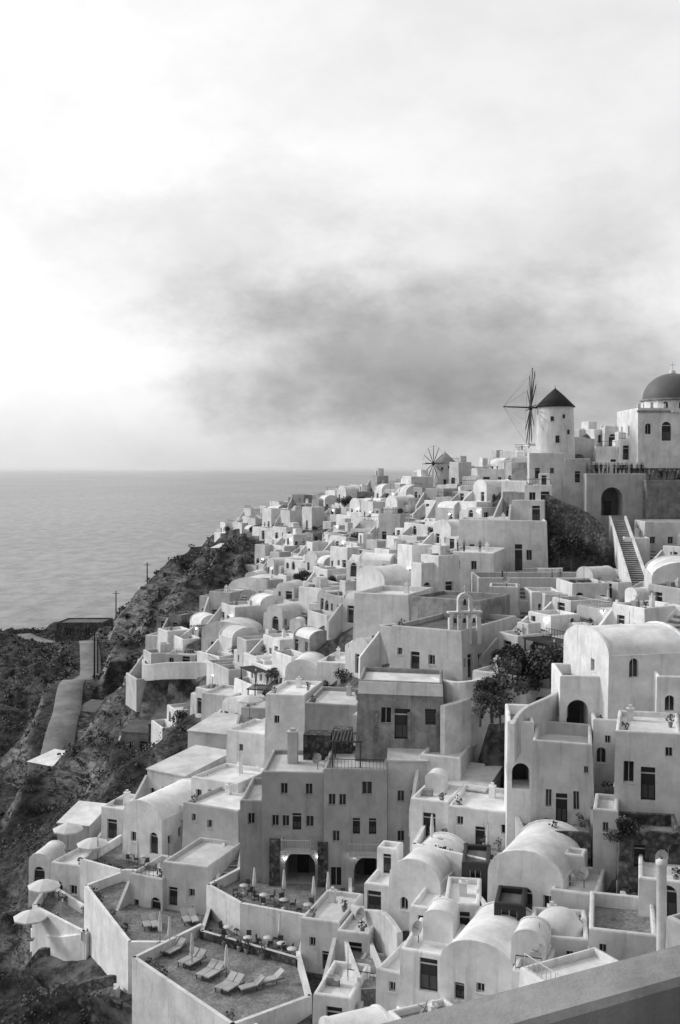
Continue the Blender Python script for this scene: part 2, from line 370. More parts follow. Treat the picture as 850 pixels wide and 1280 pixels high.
def terrace(v,D,cs,par=.85,skip=(),drop=5,name='terrace',mat=0,top=7,inset=.3):
    z=site(425,v,D)[2]; P=[Vector(((u-U0)*d/F,d,z)) for u,d in cs]; c=sum(P,Vector())/len(P)
    a=0
    for i in range(len(P)):
        p,q=P[i],P[(i+1)%len(P)]; a+=p.x*q.y-q.x*p.y
    if a<0: P=P[::-1]; nn=len(P); skip=[(nn-2-i)%nn for i in skip]
    mb=MB(); L=[p-c for p in P]
    mb.face([tuple(p) for p in L],top)
    for i in range(len(L)):
        p,q=L[i],L[(i+1)%len(L)]; D3=Vector((0,0,drop)); d=(q-p).normalized(); nn=Vector((-d.y,d.x,0))*inset
        U=Vector((0,0,par if i not in skip else 0))
        mb.face([tuple(p-D3),tuple(q-D3),tuple(q+U),tuple(p+U)],mat)
        if i not in skip:
            p2=p+nn; q2=q+nn
            mb.face([tuple(p+U),tuple(q+U),tuple(q2+U),tuple(p2+U)],mat if mat!=4 else 0)
            mb.face([tuple(p2+U),tuple(q2+U),tuple(q2),tuple(p2)],mat)
    r=random.Random(int(v))
    for i in range(9):
        t,q=r.random(),r.random(); a=L[0].lerp(L[1],t*.9+.05); b_=L[-1].lerp(L[-2],t*.9+.05); e=a.lerp(b_,.1 if r.random()<.5 else .9); mb.pot(e.x,e.y,0,r)
    xs=[p.x for p in L]; ys=[p.y for p in L]
    reg(c,0,min(xs),max(xs),min(ys),max(ys),1.0)
    return mb.obj(name,c)
# ---- furniture meshes
def mk_closed_umb():
    mb=MB(); mb.box(-.28,.28,-.28,.28,0,.1,7); mb.tube((0,0,.1),(0,0,2.75),.035,.03,10)
    mb.cyl(0,0,[(.05,1.0),(.16,1.1),(.17,1.5),(.12,1.9),(.13,2.0),(.06,2.6),(.01,2.7)],11,8); return mb.obj('closed_umbrella',link=False)
def mk_open_umb():
    mb=MB(); mb.box(-.3,.3,-.3,.3,0,.1,7); mb.tube((0,0,.1),(0,0,2.8),.035,.03,10)
    mb.cyl(0,0,[(1.6,2.05),(1.62,2.2),(.85,2.55),(.05,2.8)],11,8,False)
    for i in range(8):
        t=math.pi*i/4; mb.tube((0,0,2.4),(1.55*math.cos(t),1.55*math.sin(t),2.17),.015,.015,10,4)
    return mb.obj('patio_umbrella',link=False)
def mk_lounger():
    mb=MB()
    for x in(-.28,.28):
        for y in(.1,1.2,): mb.box(x-.03,x+.03,y-.03,y+.03,0,.28,10)
        mb.box(x-.03,x+.03,0,1.9,.28,.34,10)
    c=14
    mb.box(-.3,.3,0,1.25,.345,.44,c)
    mb.face([(-.3,1.25,.36),(.3,1.25,.36),(.3,1.9,.8),(-.3,1.9,.8)],c); mb.face([(-.3,1.25,.46),(.3,1.25,.46),(.3,1.85,.88),(-.3,1.85,.88)],c)
    mb.face([(-.3,1.9,.8),(.3,1.9,.8),(.3,1.85,.88),(-.3,1.85,.88)],c)
    for x in(-.3,.3): mb.face([(x,1.25,.36),(x,1.9,.8),(x,1.85,.88),(x,1.25,.46)],c)
    mb.tube((-.25,1.8,.3),(-.25,1.7,.68),.02,.02,10,4); mb.tube((.25,1.8,.3),(.25,1.7,.68),.02,.02,10,4)
    return mb.obj('sun_lounger',link=False)
def mk_table():
    mb=MB(); mb.cyl(0,0,[(.25,0),(.25,.03),(.03,.05),(.03,.7),(.4,.71),(.4,.75),(.001,.75)],6,12)
    for a in (0,2.1,4.2):
        cx,cy=.75*math.cos(a),.75*math.sin(a)
        mb.box(cx-.2,cx+.2,cy-.2,cy+.2,.43,.47,3)
        for ex in(-.17,.17):
            for ey in(-.17,.17): mb.tube((cx+ex,cy+ey,0),(cx+ex,cy+ey,.43),.018,.018,3,4,False)
        ux,uy=math.cos(a),math.sin(a); bx,by=cx+ux*.2,cy+uy*.2
        mb.face([(bx-uy*.2,by+ux*.2,.47),(bx+uy*.2,by-ux*.2,.47),(bx+uy*.2+ux*.06,by-ux*.2+uy*.06,.9),(bx-uy*.2+ux*.06,by+ux*.2+uy*.06,.9)],10)
    return mb.obj('cafe_table_and_chairs',link=False)
def mk_lamp():
    mb=MB(); mb.box(-.05,.05,-.03,0.03,-.1,.12,3); mb.tube((0,0,.05),(0,-.18,.1),.015,.015,3,4)
    mb.cyl(0,-.18,[(.01,-.12),(.09,-.07),(.12,.0),(.09,.07),(.01,.11)],12,10); mb.cyl(0,-.18,[(.1,.1),(.02,.17)],3,8)
    return mb.obj('wall_lamp',link=False)
def mk_tree(seed,H0=4.0,W0=2.4):
    r=random.Random(seed); mb=MB(); mb.tube((0,0,-1),(.1,.05,H0*.35),.2,.13,10,7)
    for i in range(9):
        a=r.uniform(0,6.28); q=r.uniform(.3,1)*W0*.75; z=H0*r.uniform(.4,.85)
        e=(q*math.cos(a),q*math.sin(a),z); mb.tube((.1,.05,H0*.33),e,.08,.03,10,5)
        s=r.uniform(.35,.6)*W0*.8; leafcloud(mb,r,e[0],e[1],e[2],s,s,s*.75,200,.26)
    return mb.obj('olive_tree',link=False)
def mk_shrub(seed):
    r=random.Random(seed); mb=MB()
    for i in range(5):
        a=r.uniform(0,6.28); q=r.uniform(0,.6); e=(q*math.cos(a),q*math.sin(a),r.uniform(.3,.9)); mb.tube((0,0,-.4),e,.04,.015,10,4)
        leafcloud(mb,r,e[0],e[1],e[2],.45,.45,.4,70,.16)
    return mb.obj('shrub',link=False)
UMB,OUMB,LNG,TBL,LMP=mk_closed_umb(),mk_open_umb(),mk_lounger(),mk_table(),mk_lamp()
TREES=[mk_tree(i) for i in range(3)]; SHR=[mk_shrub(i+10) for i in range(3)]
def put(me,name,u,v,D,yaw=0,s=1): return inst(me,name,site(u,v,D),math.radians(yaw),s)
# ------------------------------------------------------------ WINDMILLS
def windmill(u,v,D,wheel_az,s=1.0,roofmat=9,ws=1.0,tl=4.2):
    mb=MB(); r0,r1,h=3.0*s,2.75*s,6.9*s
    mb.cyl(0,0,[(r0,-4),(r0,0),(r1,h)],0,32)
    mb.cyl(0,0,[(r1+.25,h-.05),(r1+.3,h+.05),(1.2*s,h+1.9*s),(.05,h+2.9*s)],roofmat,32)
    mb.tube((0,0,h+2.8*s),(0,0,h+3.4*s),.06,.02,3)
    for az,zz,ww,hh in ((-110,4.6,.6,.8),(-60,2.6,.6,.8),(-75,5.0,.5,.7),(-95,1.3,.7,1.2)):
        a=math.radians(az); rr=r0-(r0-r1)*zz/h
        c=Vector((math.cos(a)*rr,math.sin(a)*rr,zz)); t=Vector((-math.sin(a),math.cos(a),0)); o=Vector((math.cos(a),math.sin(a),0))*.04
        q=[c-t*ww/2+o,c+t*ww/2+o,c+t*ww/2+o+Vector((0,0,hh)),c-t*ww/2+o+Vector((0,0,hh))]
        mb.face([tuple(x) for x in q],3)
        for e0,e1 in ((0,1),(1,2),(2,3),(3,0)): mb.tube(q[e0],q[e1],.06,.06,0,4)
    ax=Vector((math.cos(wheel_az),math.sin(wheel_az),.05)).normalized(); hub=Vector((0,0,h-.3))+ax*(r1+1.0*s)
    tip=hub+ax*tl*s; mb.tube(Vector((0,0,h-.2)),tip,.16,.09,3,8)
    side=Vector((-ax.y,ax.x,0)).normalized(); upv=ax.cross(side); Rr=6.2*s*ws; ends=[]
    mb.tube(hub-ax*.25,hub+ax*.25,.4,.4,3,10)
    for i in range(12):
        t=math.pi*2*i/12+.02; d=side*math.cos(t)+upv*math.sin(t); e=hub+d*Rr; ends.append(e)
        mb.tube(hub,e,.08,.05,3,5); mb.tube(e,tip,.009,.009,3,3)
        mb.tube(hub+d*1.2,hub+d*(Rr-.5),.1,.07,3,6)
    for i in range(12): mb.tube(ends[i],ends[(i+1)%12],.02,.02,3,3)
    loc=site(u,v,D); reg(loc,0,-r0,r0,-r0,r0,1)
    return mb.obj('windmill',loc)
windmill(694,565,166,math.radians(177))
windmill(556,612,258,math.radians(212),.92,14,.75,2.5); reg(site(556,610,258),0,-7,6,-26,0,0)
# ------------------------------------------------------------ CHURCH
def church():
    mb=MB()
    mb.block(-6,-4,0,14,12,4.9,'f',[(1.5,1,.9,1.6,'a'),(4.2,.05,1.4,2.8,'D'),(7,1,.9,1.6,'a'),(10,1,.9,1.6,'a')],[(3,1,.8,1.5,'a'),(7,1,.8,1.5,'a')],(),0,4)
    n=12; rr=4.5; P=[(rr*math.cos(2*math.pi*(i+.5)/n)+.3,rr*math.sin(2*math.pi*(i+.5)/n)) for i in range(n)]
    for i in range(n):
        a,b=P[i],P[(i+1)%n]; mb.wall(a,b,4.2,6.1,[(1.16,4.75,.7,1.1,'a')],0)
    mb.cyl(.3,0,[(4.55,6.0),(4.8,6.12),(4.8,6.3),(4.4,6.35)],5,36); mb.dome(.3,0,6.3,4.4,4.0,8,40,12)
    mb.cyl(.3,0,[(.5,10.2),(.45,10.6),(.05,10.9)],0,12); mb.tube((.3,0,10.8),(.3,0,12.1),.06,.05,0); mb.tube((-.1,0,11.6),(.7,0,11.6),.05,.05,0)
    mb.box(-6.15,8.15,-4.15,-4.002,4.2,4.5,5)
    for i in range(8): mb.box(-6.1+i*1.9,-5.7+i*1.9,-4.1,-3.8,4.9,5.5,0)
    loc=site(838,552,163); reg(loc,0,-6,8,-4,8); mb.obj('blue_domed_church',loc)
church()
def sdome(mb,w,d,h): mb.dome(0,d/2,h-.4,min(w,d)*.42,min(w,d)*.42,8,20,8)
def wdome(mb,w,d,h): mb.dome(0,d/2,h-.4,min(w,d)*.45,min(w,d)*.36,1,20,8)
# ------------------------------------------------------------ RIDGE
H(718,745,548,572,169.5,3.6,0,extra=sdome,ops=[])
H(757,800,533,560,170,6,-10); H(776,806,549,575,164,4,5); H(745,778,558,592,166,4,-5)
H(800,900,565,592,162,5,0)
H(640,672,572,602,172,5,-12,plain=True); H(662,706,566,602,157.3,4.6,-6,plain=True,ops=[(672,598,6,13,'d'),(690,592,5,7,'w')],par=.5); H(706,738,573,606,156.6,5,4,plain=True,ops=[(722,603,7,14,'d')],par=.5)
H(600,645,586,612,190,6,-15); H(612,655,602,640,172,7,-20)
H(656,690,606,634,152,4,-10); H(575,622,606,642,182,7,-15); H(640,680,625,652,150,4,-15)
H(733,808,592,672,154,7,0,ops=[(765,645,27,36,'A')],mat=14,name='terrace_house',lops=[],rmat=7,par=.25,plain=True)
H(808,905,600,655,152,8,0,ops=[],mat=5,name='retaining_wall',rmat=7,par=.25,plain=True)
H(804,905,652,705,143,7,-5,ops=[(815,680,7,9,'w'),(838,680,7,9,'w')])
H(780,812,672,720,140,6,-10)
pwall([(684,618,150.5),(705,628,149),(728,638,147.5),(748,655,145),(762,685,142)],1.0,9,True,4,'stone_retaining_wall')
reg(site(722,700,137),0,-3.8,3.8,0,10,0)
H(573,684,650,716,144,9,-8,ops=[(648,713,9,33,'d'),(661,700,7,13,'w'),(590,690,6,9,'w')],rops=[])
H(556,617,690,760,136,8,-18,ops=[(571,712,8,13,'a'),(592,712,7,11,'w'),(604,755,10,25,'d')])
H(598,772,722,772,127,7,0,ops=[(640,760,6,8,'w')],name='long_terrace_house',par=.9,rops=[],lops=[],rmat=7,plain=True)
def balc(mb,w,d,h): 
    mb.box(-w/2-.3,w/2+.3,-1.2,-.002,-.2,0,6); mb.rail((-w/2-.3,-1.15,0),(w/2+.3,-1.15,0)); mb.rail((-w/2-.3,-1.15,0),(-w/2-.3,0,0)); mb.rail((w/2+.3,-1.15,0),(w/2+.3,0,0))
H(664,703,740,783,119,5,0,ops=[(680,783,15,28,'d')],extra=balc)
H(815,905,722,788,112,9,-12,'v',ops=[(838,745,7,12,'w'),(846,772,7,14,'w')])
stairs((776,800,108),(800,745,122)); stairs((800,735,124),(772,650,150),1.8)
# ------------------------------------------------------------ BELL TOWER HOUSE
H(488,575,785,845,104,12,-35,ops=[(519,843,11,27,'d'),(500,822,6,9,'w'),(539,830,8,12,'w')],rops=[(1.6,.05,1.1,2.2,'d'),(3.6,1.0,.8,1,'w'),(.5,1.2,.5,.8,'w'),(6,1,.7,1,'w'),(9,1,.7,1,'w')],lops=[],rmat=18,par=.5,name='chapel_house')
def belfry():
    mb=MB()
    for x in(-1.3,-.45,.4,1.25): mb.box(x-.15,x+.15,0,.5,-1,1.3,0)
    for cx in(-.87,-.02,.83):
        a=[(cx-.29*math.cos(math.pi*i/8),1.3+.29*math.sin(math.pi*i/8)) for i in range(9)]
        for y in(0,.5): mb.face([(cx-.43,y,1.7)]+[(p,y,q) for p,q in a[4::-1]],0); mb.face([(cx+.43,y,1.7)]+[(p,y,q) for p,q in a[:3:-1]],0); mb.face([(cx-.43,y,1.7),(cx-.43,y,1.3),(cx-.29,y,1.3)],0)
        for i in range(8): mb.face([(a[i][0],0,a[i][1]),(a[i+1][0],0,a[i+1][1]),(a[i+1][0],.5,a[i+1][1]),(a[i][0],.5,a[i][1])],0)
        mb.cyl(cx,.25,[(.01,1.25),(.1,1.2),(.13,.95),(.18,.85)],3,10)
    mb.box(-1.55,1.5,-.08,.58,1.703,1.85,0)
    for x in(-.55,.5): mb.box(x-.12,x+.12,0,.5,1.85,2.8,0)
    a=[(-.02-.42*math.cos(math.pi*i/8),2.8+.42*math.sin(math.pi*i/8)) for i in range(9)]
    b=[(-.02-.66*math.cos(math.pi*i/8),2.8+.66*math.sin(math.pi*i/8)) for i in range(9)]
    for i in range(8):
        for y in(0,.5): mb.face([(a[i][0],y,a[i][1]),(a[i+1][0],y,a[i+1][1]),(b[i+1][0],y,b[i+1][1]),(b[i][0],y,b[i][1])],0)
        for q in(a,b): mb.face([(q[i][0],0,q[i][1]),(q[i+1][0],0,q[i+1][1]),(q[i+1][0],.5,q[i+1][1]),(q[i][0],.5,q[i][1])],0)
    mb.cyl(0,.25,[(.01,2.9),(.1,2.85),(.15,2.5),(.2,2.4)],3,10)
    mb.box(-.05,.05,.2,.3,3.45,4.1,0); mb.box(-.22,.22,.2,.3,3.75,3.84,0)
    o=mb.obj('bell_tower',site(582,791,103),math.radians(10)); o.scale=(1.1,1.1,1.1)
belfry()
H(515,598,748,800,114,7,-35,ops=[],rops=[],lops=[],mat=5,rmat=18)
H(440,512,742,835,121,9,-22,ops=[],rops=[],par=.6); H(462,545,724,765,137,7,-20); H(498,560,725,758,143,6,-15,ops=[])
def ruin(mb,w,d,h):
    for x in(-w*.28,w*.1,w*.42): mb.box(x-.15,x+.15,-.12,-.003,-.1,2.6,7)
    mb.box(-w/2,w/2,-.1,-.004,h-1.2,h-.1,0)
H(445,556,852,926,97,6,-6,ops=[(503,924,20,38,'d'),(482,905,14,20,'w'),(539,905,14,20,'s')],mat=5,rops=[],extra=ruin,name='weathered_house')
pwall([(553,882,96),(585,872,98),(620,852,102),(660,822,107),(710,795,113),(768,762,120)],.6,4.5)
pwall([(540,846,101),(575,852,98),(620,842,100),(668,812,106)],.5,3)
# ------------------------------------------------------------ RIGHT MID
H(757,870,818,898,86,9,10,'x',ops=[(791,846,13,24,'a'),(824,840,12,22,'a'),(845,898,14,32,'d')],lops=[(3,3.1,1.0,2.2,'d'),(6,3.4,.7,1,'w'),(4,.6,.8,1,'w')],rise=1.8)
H(700,764,845,918,87,6,-5,ops=[(722,917,27,42,'A')],par=.9,rmat=7)
H(634,668,902,992,83,6,-8,ops=[(651,986,22,32,'A')],par=.8,rmat=7)
H(664,742,928,1032,80,7,-12,ops=[(686,1010,8,22,'w'),(702,1029,14,37,'d'),(720,1012,8,24,'w'),(733,965,6,9,'w')],par=1.0)
H(742,800,900,965,84,6,-8,ops=[(760,930,7,10,'w'),(752,955,12,20,'a')],par=.8)
H(770,850,915,1003,77,7,-15,ops=[(787,980,13,27,'w'),(810,1001,17,42,'d'),(835,945,9,12,'w')])
H(822,905,846,912,83,6,-10,ops=[(838,890,12,20,'a')])
pwall([(640,905,82),(655,885,84),(690,868,88),(708,850,89)],.4,3)
H(742,772,1012,1062,75,4,-15,ops=[(757,1040,7,12,'w')],rops=[]); H(775,850,1040,1090,72,4,-12,mat=4,ops=[(800,1085,13,28,'d'),(830,1075,10,14,'w')],name='stone_house',rmat=7,par=.8)
H(680,738,1040,1085,77,5,-10,mat=4,ops=[(700,1082,12,26,'d')],name='stone_house',rmat=7)
terrace(1012,79,[(738,79),(860,78),(860,84),(738,83)],skip=(0,2,3))
# ------------------------------------------------------------ HOTEL
def hotel():
    mb=MB(); k=95/F
    X=lambda u:(u-300)*k; Zz=lambda v:(1112-v)*k
    o=lambda x0,u,v,w,h,t:((u-x0)*k,(1112-v)*k,w*k,h*k,t)
    mb.block(X(300),0,0,28*k,7,Zz(1000),'f',[o(300,314,1030,9,14,'w'),o(300,318,1100,22,36,'A')],(),(),14,5,None,1,.6)
    mb.block(X(328.1),-.4,0,78*k,7.5,Zz(962),'f',[o(328,345,1030,9,14,'w'),o(328,358,1030,9,14,'w'),o(328,388,1030,10,14,'w'),o(328,372,1034,11,21,'d'),o(328,356,990,9,14,'w'),o(328,387,990,9,14,'w'),o(328,338,1108,26,48,'A'),o(328,376,1100,38,40,'A')],(),(),14,5)
    mb.block(X(406.3),-.9,0,78*k,8,Zz(955),'f',[o(406,416,1000,9,14,'w'),o(406,429,1000,9,14,'w'),o(406,459,986,13,16,'w'),o(406,421,1045,9,14,'w'),o(406,446,1035,9,20,'d'),o(406,466,1035,9,20,'d'),o(406,461,1098,36,36,'A'),o(406,421,1100,14,24,'w')],(),[(2,3,.8,1.1,'w'),(5,6,.8,1.1,'w')],14,5)
    mb.block(X(484.6),.5,0,48*k,7,Zz(948),'s',[o(484,500,1000,9,14,'w'),o(484,517,1000,9,14,'w'),o(484,500,1050,9,14,'w'),o(484,517,1050,9,14,'w')],(),(),0,5,1.0)
    for u in(372,456):
        zz=Zz(1056); x=X(u); yy=-.4 if u<400 else -.9
        mb.box(x-1.3,x+1.3,yy-1.1,yy-.002,zz-.15,zz,6); mb.rail((x-1.25,yy-1.05,zz),(x+1.25,yy-1.05,zz),1,6,.18)
        mb.rail((x-1.25,yy-1.05,zz),(x-1.25,yy,zz),1,6,.18); mb.rail((x+1.25,yy-1.05,zz),(x+1.25,yy,zz),1,6,.18)
    for u in(345,405): mb.box(X(u)-.45,X(u)+.45,-1.0,-.92 if u>400 else -.42,-2,Zz(1045),4)
    mb.chimney(X(360),4,Zz(962)-.2,2.6,.9); mb.chimney(X(398),6,Zz(955)-.2,1.2)
    mb.box(X(372),X(408),5.0,7.0,Zz(962)-.4,Zz(935),4); mb.box(X(410),X(436),5.5,7.0,Zz(955)-.4,Zz(930),4)
    mb.pergola(X(415),X(450),1,4,Zz(955)-.4,2.2); mb.rail((X(410),-.75,Zz(955)),(X(480),-.75,Zz(955)),.8,3,.3); mb.dish(X(395),2,Zz(962)-.4)
    loc=site(300,1112,95); reg(loc,math.radians(-4),0,17,-1,8); mb.obj('hotel',loc,math.radians(-4))
hotel()
for u,v,D in [(356,1072,94.31),(398,1070,94.1),(442,1068,93.4)]: p=site(u,v,D); LAMPS.append((p[0],p[1],p[2],0))
# ------------------------------------------------------------ CENTRE, behind hotel
H(330,382,868,950,112,7,-15,ops=[(345,905,7,10,'w')]); H(380,447,880,942,108,8,-12,ops=[],rops=[],mat=14,rmat=1)
H(440,492,895,945,104,6,-20,ops=[]); H(395,440,828,880,125,7,-18); H(355,400,838,885,128,6,-10,'v')
H(250,292,868,915,138,6,-20); H(232,285,915,960,126,6,-25,'s'); H(280,332,915,985,118,6,-25,ops=[(300,940,6,9,'w')]); H(300,345,885,930,128,6,-15)
H(530,565,925,990,98,6,-18,ops=[(545,965,8,14,'w')]); H(525,575,945,1010,94,6,-20); H(555,605,985,1020,92,5,-25,'s')
# ------------------------------------------------------------ LEFT CENTRE
H(225,300,1008,1062,103,7,-28,ops=[(240,1030,6,9,'w'),(262,1035,7,10,'w')],mat=14); H(150,205,1020,1065,107,8,-30,'v'); H(196,240,1005,1050,109,8,-30)
H(180,235,965,1010,116,8,-35,'s'); H(235,300,975,1015,110,6,-30); H(125,160,1010,1050,116,5,-20); H(70,113,1030,1062,118,5,-15,'s',ops=[],mat=14)
H(60,105,1080,1130,108,5,-20); H(35,62,1075,1110,112,4,-10,'v')
H(200,262,1080,1140,96,7,-20,ops=[(215,1135,12,24,'d'),(240,1120,8,10,'w')]); H(160,205,1095,1150,97,5,-25)
stairs((283,1110,95.5),(300,1010,110),1.5)
stairs((150,1150,100),(160,1105,106),1.3); stairs((318,985,113),(300,935,124),1.6)
terrace(1112,93,[(258,92),(300,88),(440,84),(440,94),(300,96)],skip=(3,))
terrace(1170,88,[(250,87),(375,82),(385,88),(262,93)],skip=(2,),mat=4)
terrace(1210,82,[(165,82),(290,72),(390,76),(375,83),(250,88)],skip=(3,))
terrace(1140,96,[(105,100),(160,88),(262,88),(262,96),(160,104)],skip=(2,3))
terrace(1075,108,[(100,106),(150,103),(235,103),(235,108),(150,113)],skip=(2,3))
terrace(1165,100,[(40,104),(105,98),(125,102),(60,110)],skip=())
pwall([(40,1160,106),(70,1170,101),(110,1165,98)],.4,4)
# ------------------------------------------------------------ LOWER RIGHT
H(513,560,1000,1050,88,5,-20); H(560,648,1012,1062,86,6,-18,ops=[(575,1035,8,11,'w'),(600,1060,12,26,'d'),(630,1040,9,12,'w')])
terrace(1080,82,[(515,84),(650,79),(655,84),(530,89)],skip=(2,))
H(577,612,1078,1118,79,4,-10,mat=3,ops=[(594,1110,14,22,'w')],name='timber_pergola_room',rmat=18)
H(485,550,1100,1160,80,7,-25,'v',rise=1.5); H(455,487,1105,1150,83,5,-20); H(512,560,1135,1185,76,6,-20)
H(612,700,1095,1150,73,7,-28,'v',rise=1.7); H(618,655,1130,1175,70,3,-15,mat=3,ops=[(636,1168,20,30,'w')],name='timber_kiosk',rmat=18)
H(552,640,1205,1262,66,7,-25,'v',rise=1.4,ops=[(575,1255,12,22,'d'),(600,1240,10,12,'w')])
H(665,735,1172,1212,66,4.5,-10,ops=[(685,1205,11,16,'a'),(712,1200,9,12,'w')],extra=wdome)
H(738,820,1165,1215,64,6,-15,ops=[(755,1195,9,12,'w')],par=.9,rmat=7); H(500,560,1190,1240,70,5,-20); H(470,515,1215,1260,71,5,-25,ops=[(490,1240,8,12,'w')])
H(430,470,1230,1275,75,5,-20); H(390,440,1245,1300,72,5,-15); H(640,680,1215,1260,63,4,-20)
H(375,425,1150,1215,82,6,-20,ops=[(390,1185,8,12,'w'),(408,1212,11,24,'d')]); H(420,462,1165,1215,80,5,-18)
H(555,600,1130,1180,74,5,-10); H(690,745,1115,1155,71,5,-20)
H(800,860,1100,1150,68,6,-15)
stairs((465,1230,74),(432,1145,87),1.5); stairs((640,1190,68),(665,1125,75),1.3); stairs((700,1105,73),(650,1010,86),1.5)
pwall([(425,1120,86),(450,1135,83),(480,1140,80),(500,1165,76)],.4,3)
pwall([(600,1120,76),(615,1140,72),(650,1185,68),(665,1200,66)],.35,3)
mb=MB(); mb.cyl(0,0,[(.3,-3),(.28,5.2),(.34,5.25),(.34,5.45),(.1,5.6)],0,20); mb.obj('chimney_stack',site(827,1195,62))
# ------------------------------------------------------------ SHELF ON CLIFF
H(283,340,735,770,200,7,-25,'v',rise=2); H(250,310,790,822,165,6,-20,'v',ops=[(265,812,6,9,'w'),(285,820,8,16,'d')]); H(305,340,800,838,155,6,-15,ops=[(322,836,18,30,'A')],mat=14)
H(180,225,795,815,182,5,-20); H(205,245,818,838,166,4,-15); H(340,385,795,830,150,7,-20); H(375,440,800,850,140,8,-20,ops=[(395,835,8,12,'w')])
H(330,360,770,800,172,6,-20,'v'); H(385,440,755,790,158,7,-20); H(430,470,770,800,145,6,-10,ops=[])
pwall([(180,822,172),(182,830,166),(210,828,162),(260,828,158),(300,838,152),(330,850,146)],.5,2.5,True,0,'cliff_edge_wall')
H(262,300,685,700,285,6,-20,'s',mat=5); H(305,330,650,672,320,6,-20,mat=5)
H(68,131,778,798,345,10,-8,mat=4,rmat=18,ops=[(85,795,6,10,'w'),(110,795,6,10,'w')],name='stone_house',fd=8)
H(88,150,890,912,205,6,-20,'s',mat=5,rmat=18,fd=8,name='stone_house'); H(120,165,885,905,212,5,-15,'s',mat=0,rmat=5,fd=8)
H(150,192,915,945,160,5,-15,'s',mat=5,rmat=18,fd=6,name='stone_house'); H(30,72,955,980,175,6,-30,'s',mat=5,rmat=1,fd=6); H(185,225,905,925,158,4,-10,'s',mat=4,rmat=18,name='stone_house')
H(95,130,915,935,190,5,-20,'f',mat=5,rmat=5,fd=6,name='stone_house')
# ------------------------------------------------------------ FILL VILLAGE (generic houses following the contours)
def clash(x,y,rad,front=4.0):
    for (ox,oy,ya,x0,x1,y0,y1,zb,fr) in FP:
        dx,dy=x-ox,y-oy; c,s=math.cos(ya),math.sin(ya); lx,ly=dx*c+dy*s,-dx*s+dy*c
        if x0-rad<lx<x1+rad and y0-rad-front<ly<y1+rad*.6: return True
    return False
for (ox,oy,ya,x0,x1,y0,y1,zb,fr) in FP:
    if fr==0: continue
    c,s=math.cos(ya),math.sin(ya); dx,dy=GX-ox,GY-oy; lx,ly=dx*c+dy*s,-dx*s+dy*c
    sel=(lx>x0-1.2)&(lx<x1+1.2)&(ly>y0-fr)&(ly<y1)
    Z[sel]=np.minimum(Z[sel],zb-EYE-.15)
fill=[]; r=random.Random(21); tries=0
while tries<18000:
    tries+=1
    x=r.uniform(-60,95); y=r.uniform(56,330)
    if abs(x/y)>.40: continue
    if not inpoly(np.array([x]),np.array([y]))[0]: continue
    md=5.0 if y<180 else 6.0
    if any((x-a)**2+(y-b)**2<md*md for a,b in fill): continue
    if clash(x,y,1.8,1.0 if y>130 else 1.6): continue
    fill.append((x,y))
for (x,y) in fill:
    e=3.0; gxx=hz(x+e,y)-hz(x-e,y); gyy=hz(x,y+e)-hz(x,y-e)
    ya=math.atan2(-gxx,gyy)*.6+math.radians(-14+r.gauss(0,13)); ya=max(-1.1,min(.6,ya))
    w=r.uniform(2.8,6.0); dep=r.uniform(3.2,6); h=r.choice([2.3,2.6,2.9,3.2,3.6,4.4,5.4]); roof=r.choice('fffffvxf' if y<150 else 'fffffffvx')
    if roof!='f': h=min(h,3.0)
    z=hz(x,y)+.1; q0=r.random(); mt=0 if q0<.78 else (14 if q0<.92 else 5)
    mb=MB()
    mb.block(-w/2,0,0,w,dep,h,roof,autoops(w,h,r,.7),autoops(dep,h,r,.5,False),autoops(dep,h,r,.5,False),mt,4,None,r.choice([1,1,1,1,18,7]) if roof=='f' else 1)
    if r.random()<.6:
        w2=r.uniform(1.6,3.4); h2=h*r.uniform(.4,.85); xo=w/2+.003 if r.random()<.5 else -w/2-w2-.003
        mb.block(xo,r.uniform(.3,2),0,w2,dep*.6,h2,r.choice('ffv') if h2<2.8 else 'f',autoops(w2,h2,r,.6),(),(),mt,4)
    clutter(mb,w,dep,h,roof,r,y<140)
    if r.random()<.6:
        t=r.uniform(1.6,3.2); a=w/2+r.uniform(0,1.5)
        mb.block(-a,-t-.003,-.25,2*a,t,.25+.8,'f',(),(),(),0,4,None,7,.8)
        if y<150:
            if r.random()<.5: inst(TBL,'cafe_table_and_chairs',(x+math.sin(ya)*t*.55,y-math.cos(ya)*t*.55,z+.03),r.uniform(0,6))
            if r.random()<.4: inst(UMB,'closed_umbrella',(x+math.sin(ya)*t*.6+math.cos(ya)*1.3,y-math.cos(ya)*t*.6+math.sin(ya)*1.3,z+.03))
            if r.random()<.5: mb.pot(-a+.6,-t+.6,.01,r); mb.pot(a-.6,-t+.6,.01,r)
            if r.random()<.2: mb.pergola(-w*.4,w*.4,-t+.4,-.2,0,2.2)
    mb.warp(r,max(h,2.5))
    mb.obj('whitewashed_house',(x,y,z),ya); reg((x,y,z),ya,-w/2,w/2,0,dep)
    if r.random()<.25: LAMPS.append((x+math.cos(ya)*w*.3+math.sin(ya)*.04,y+math.sin(ya)*w*.3-.04*math.cos(ya),z+2.1,ya))
    if r.random()<.4 :
        X=x+math.cos(ya)*(w/2+1.2); Y=y+math.sin(ya)*(w/2+1.2); inst(r.choice(SHR),'shrub',(X,Y,hz(X,Y)),r.uniform(0,6),r.uniform(.7,1.6))
for (x,y,z,ya) in LAMPS[:55]: inst(LMP,'wall_lamp',(x,y,z),ya)
cnt=0; tries=0
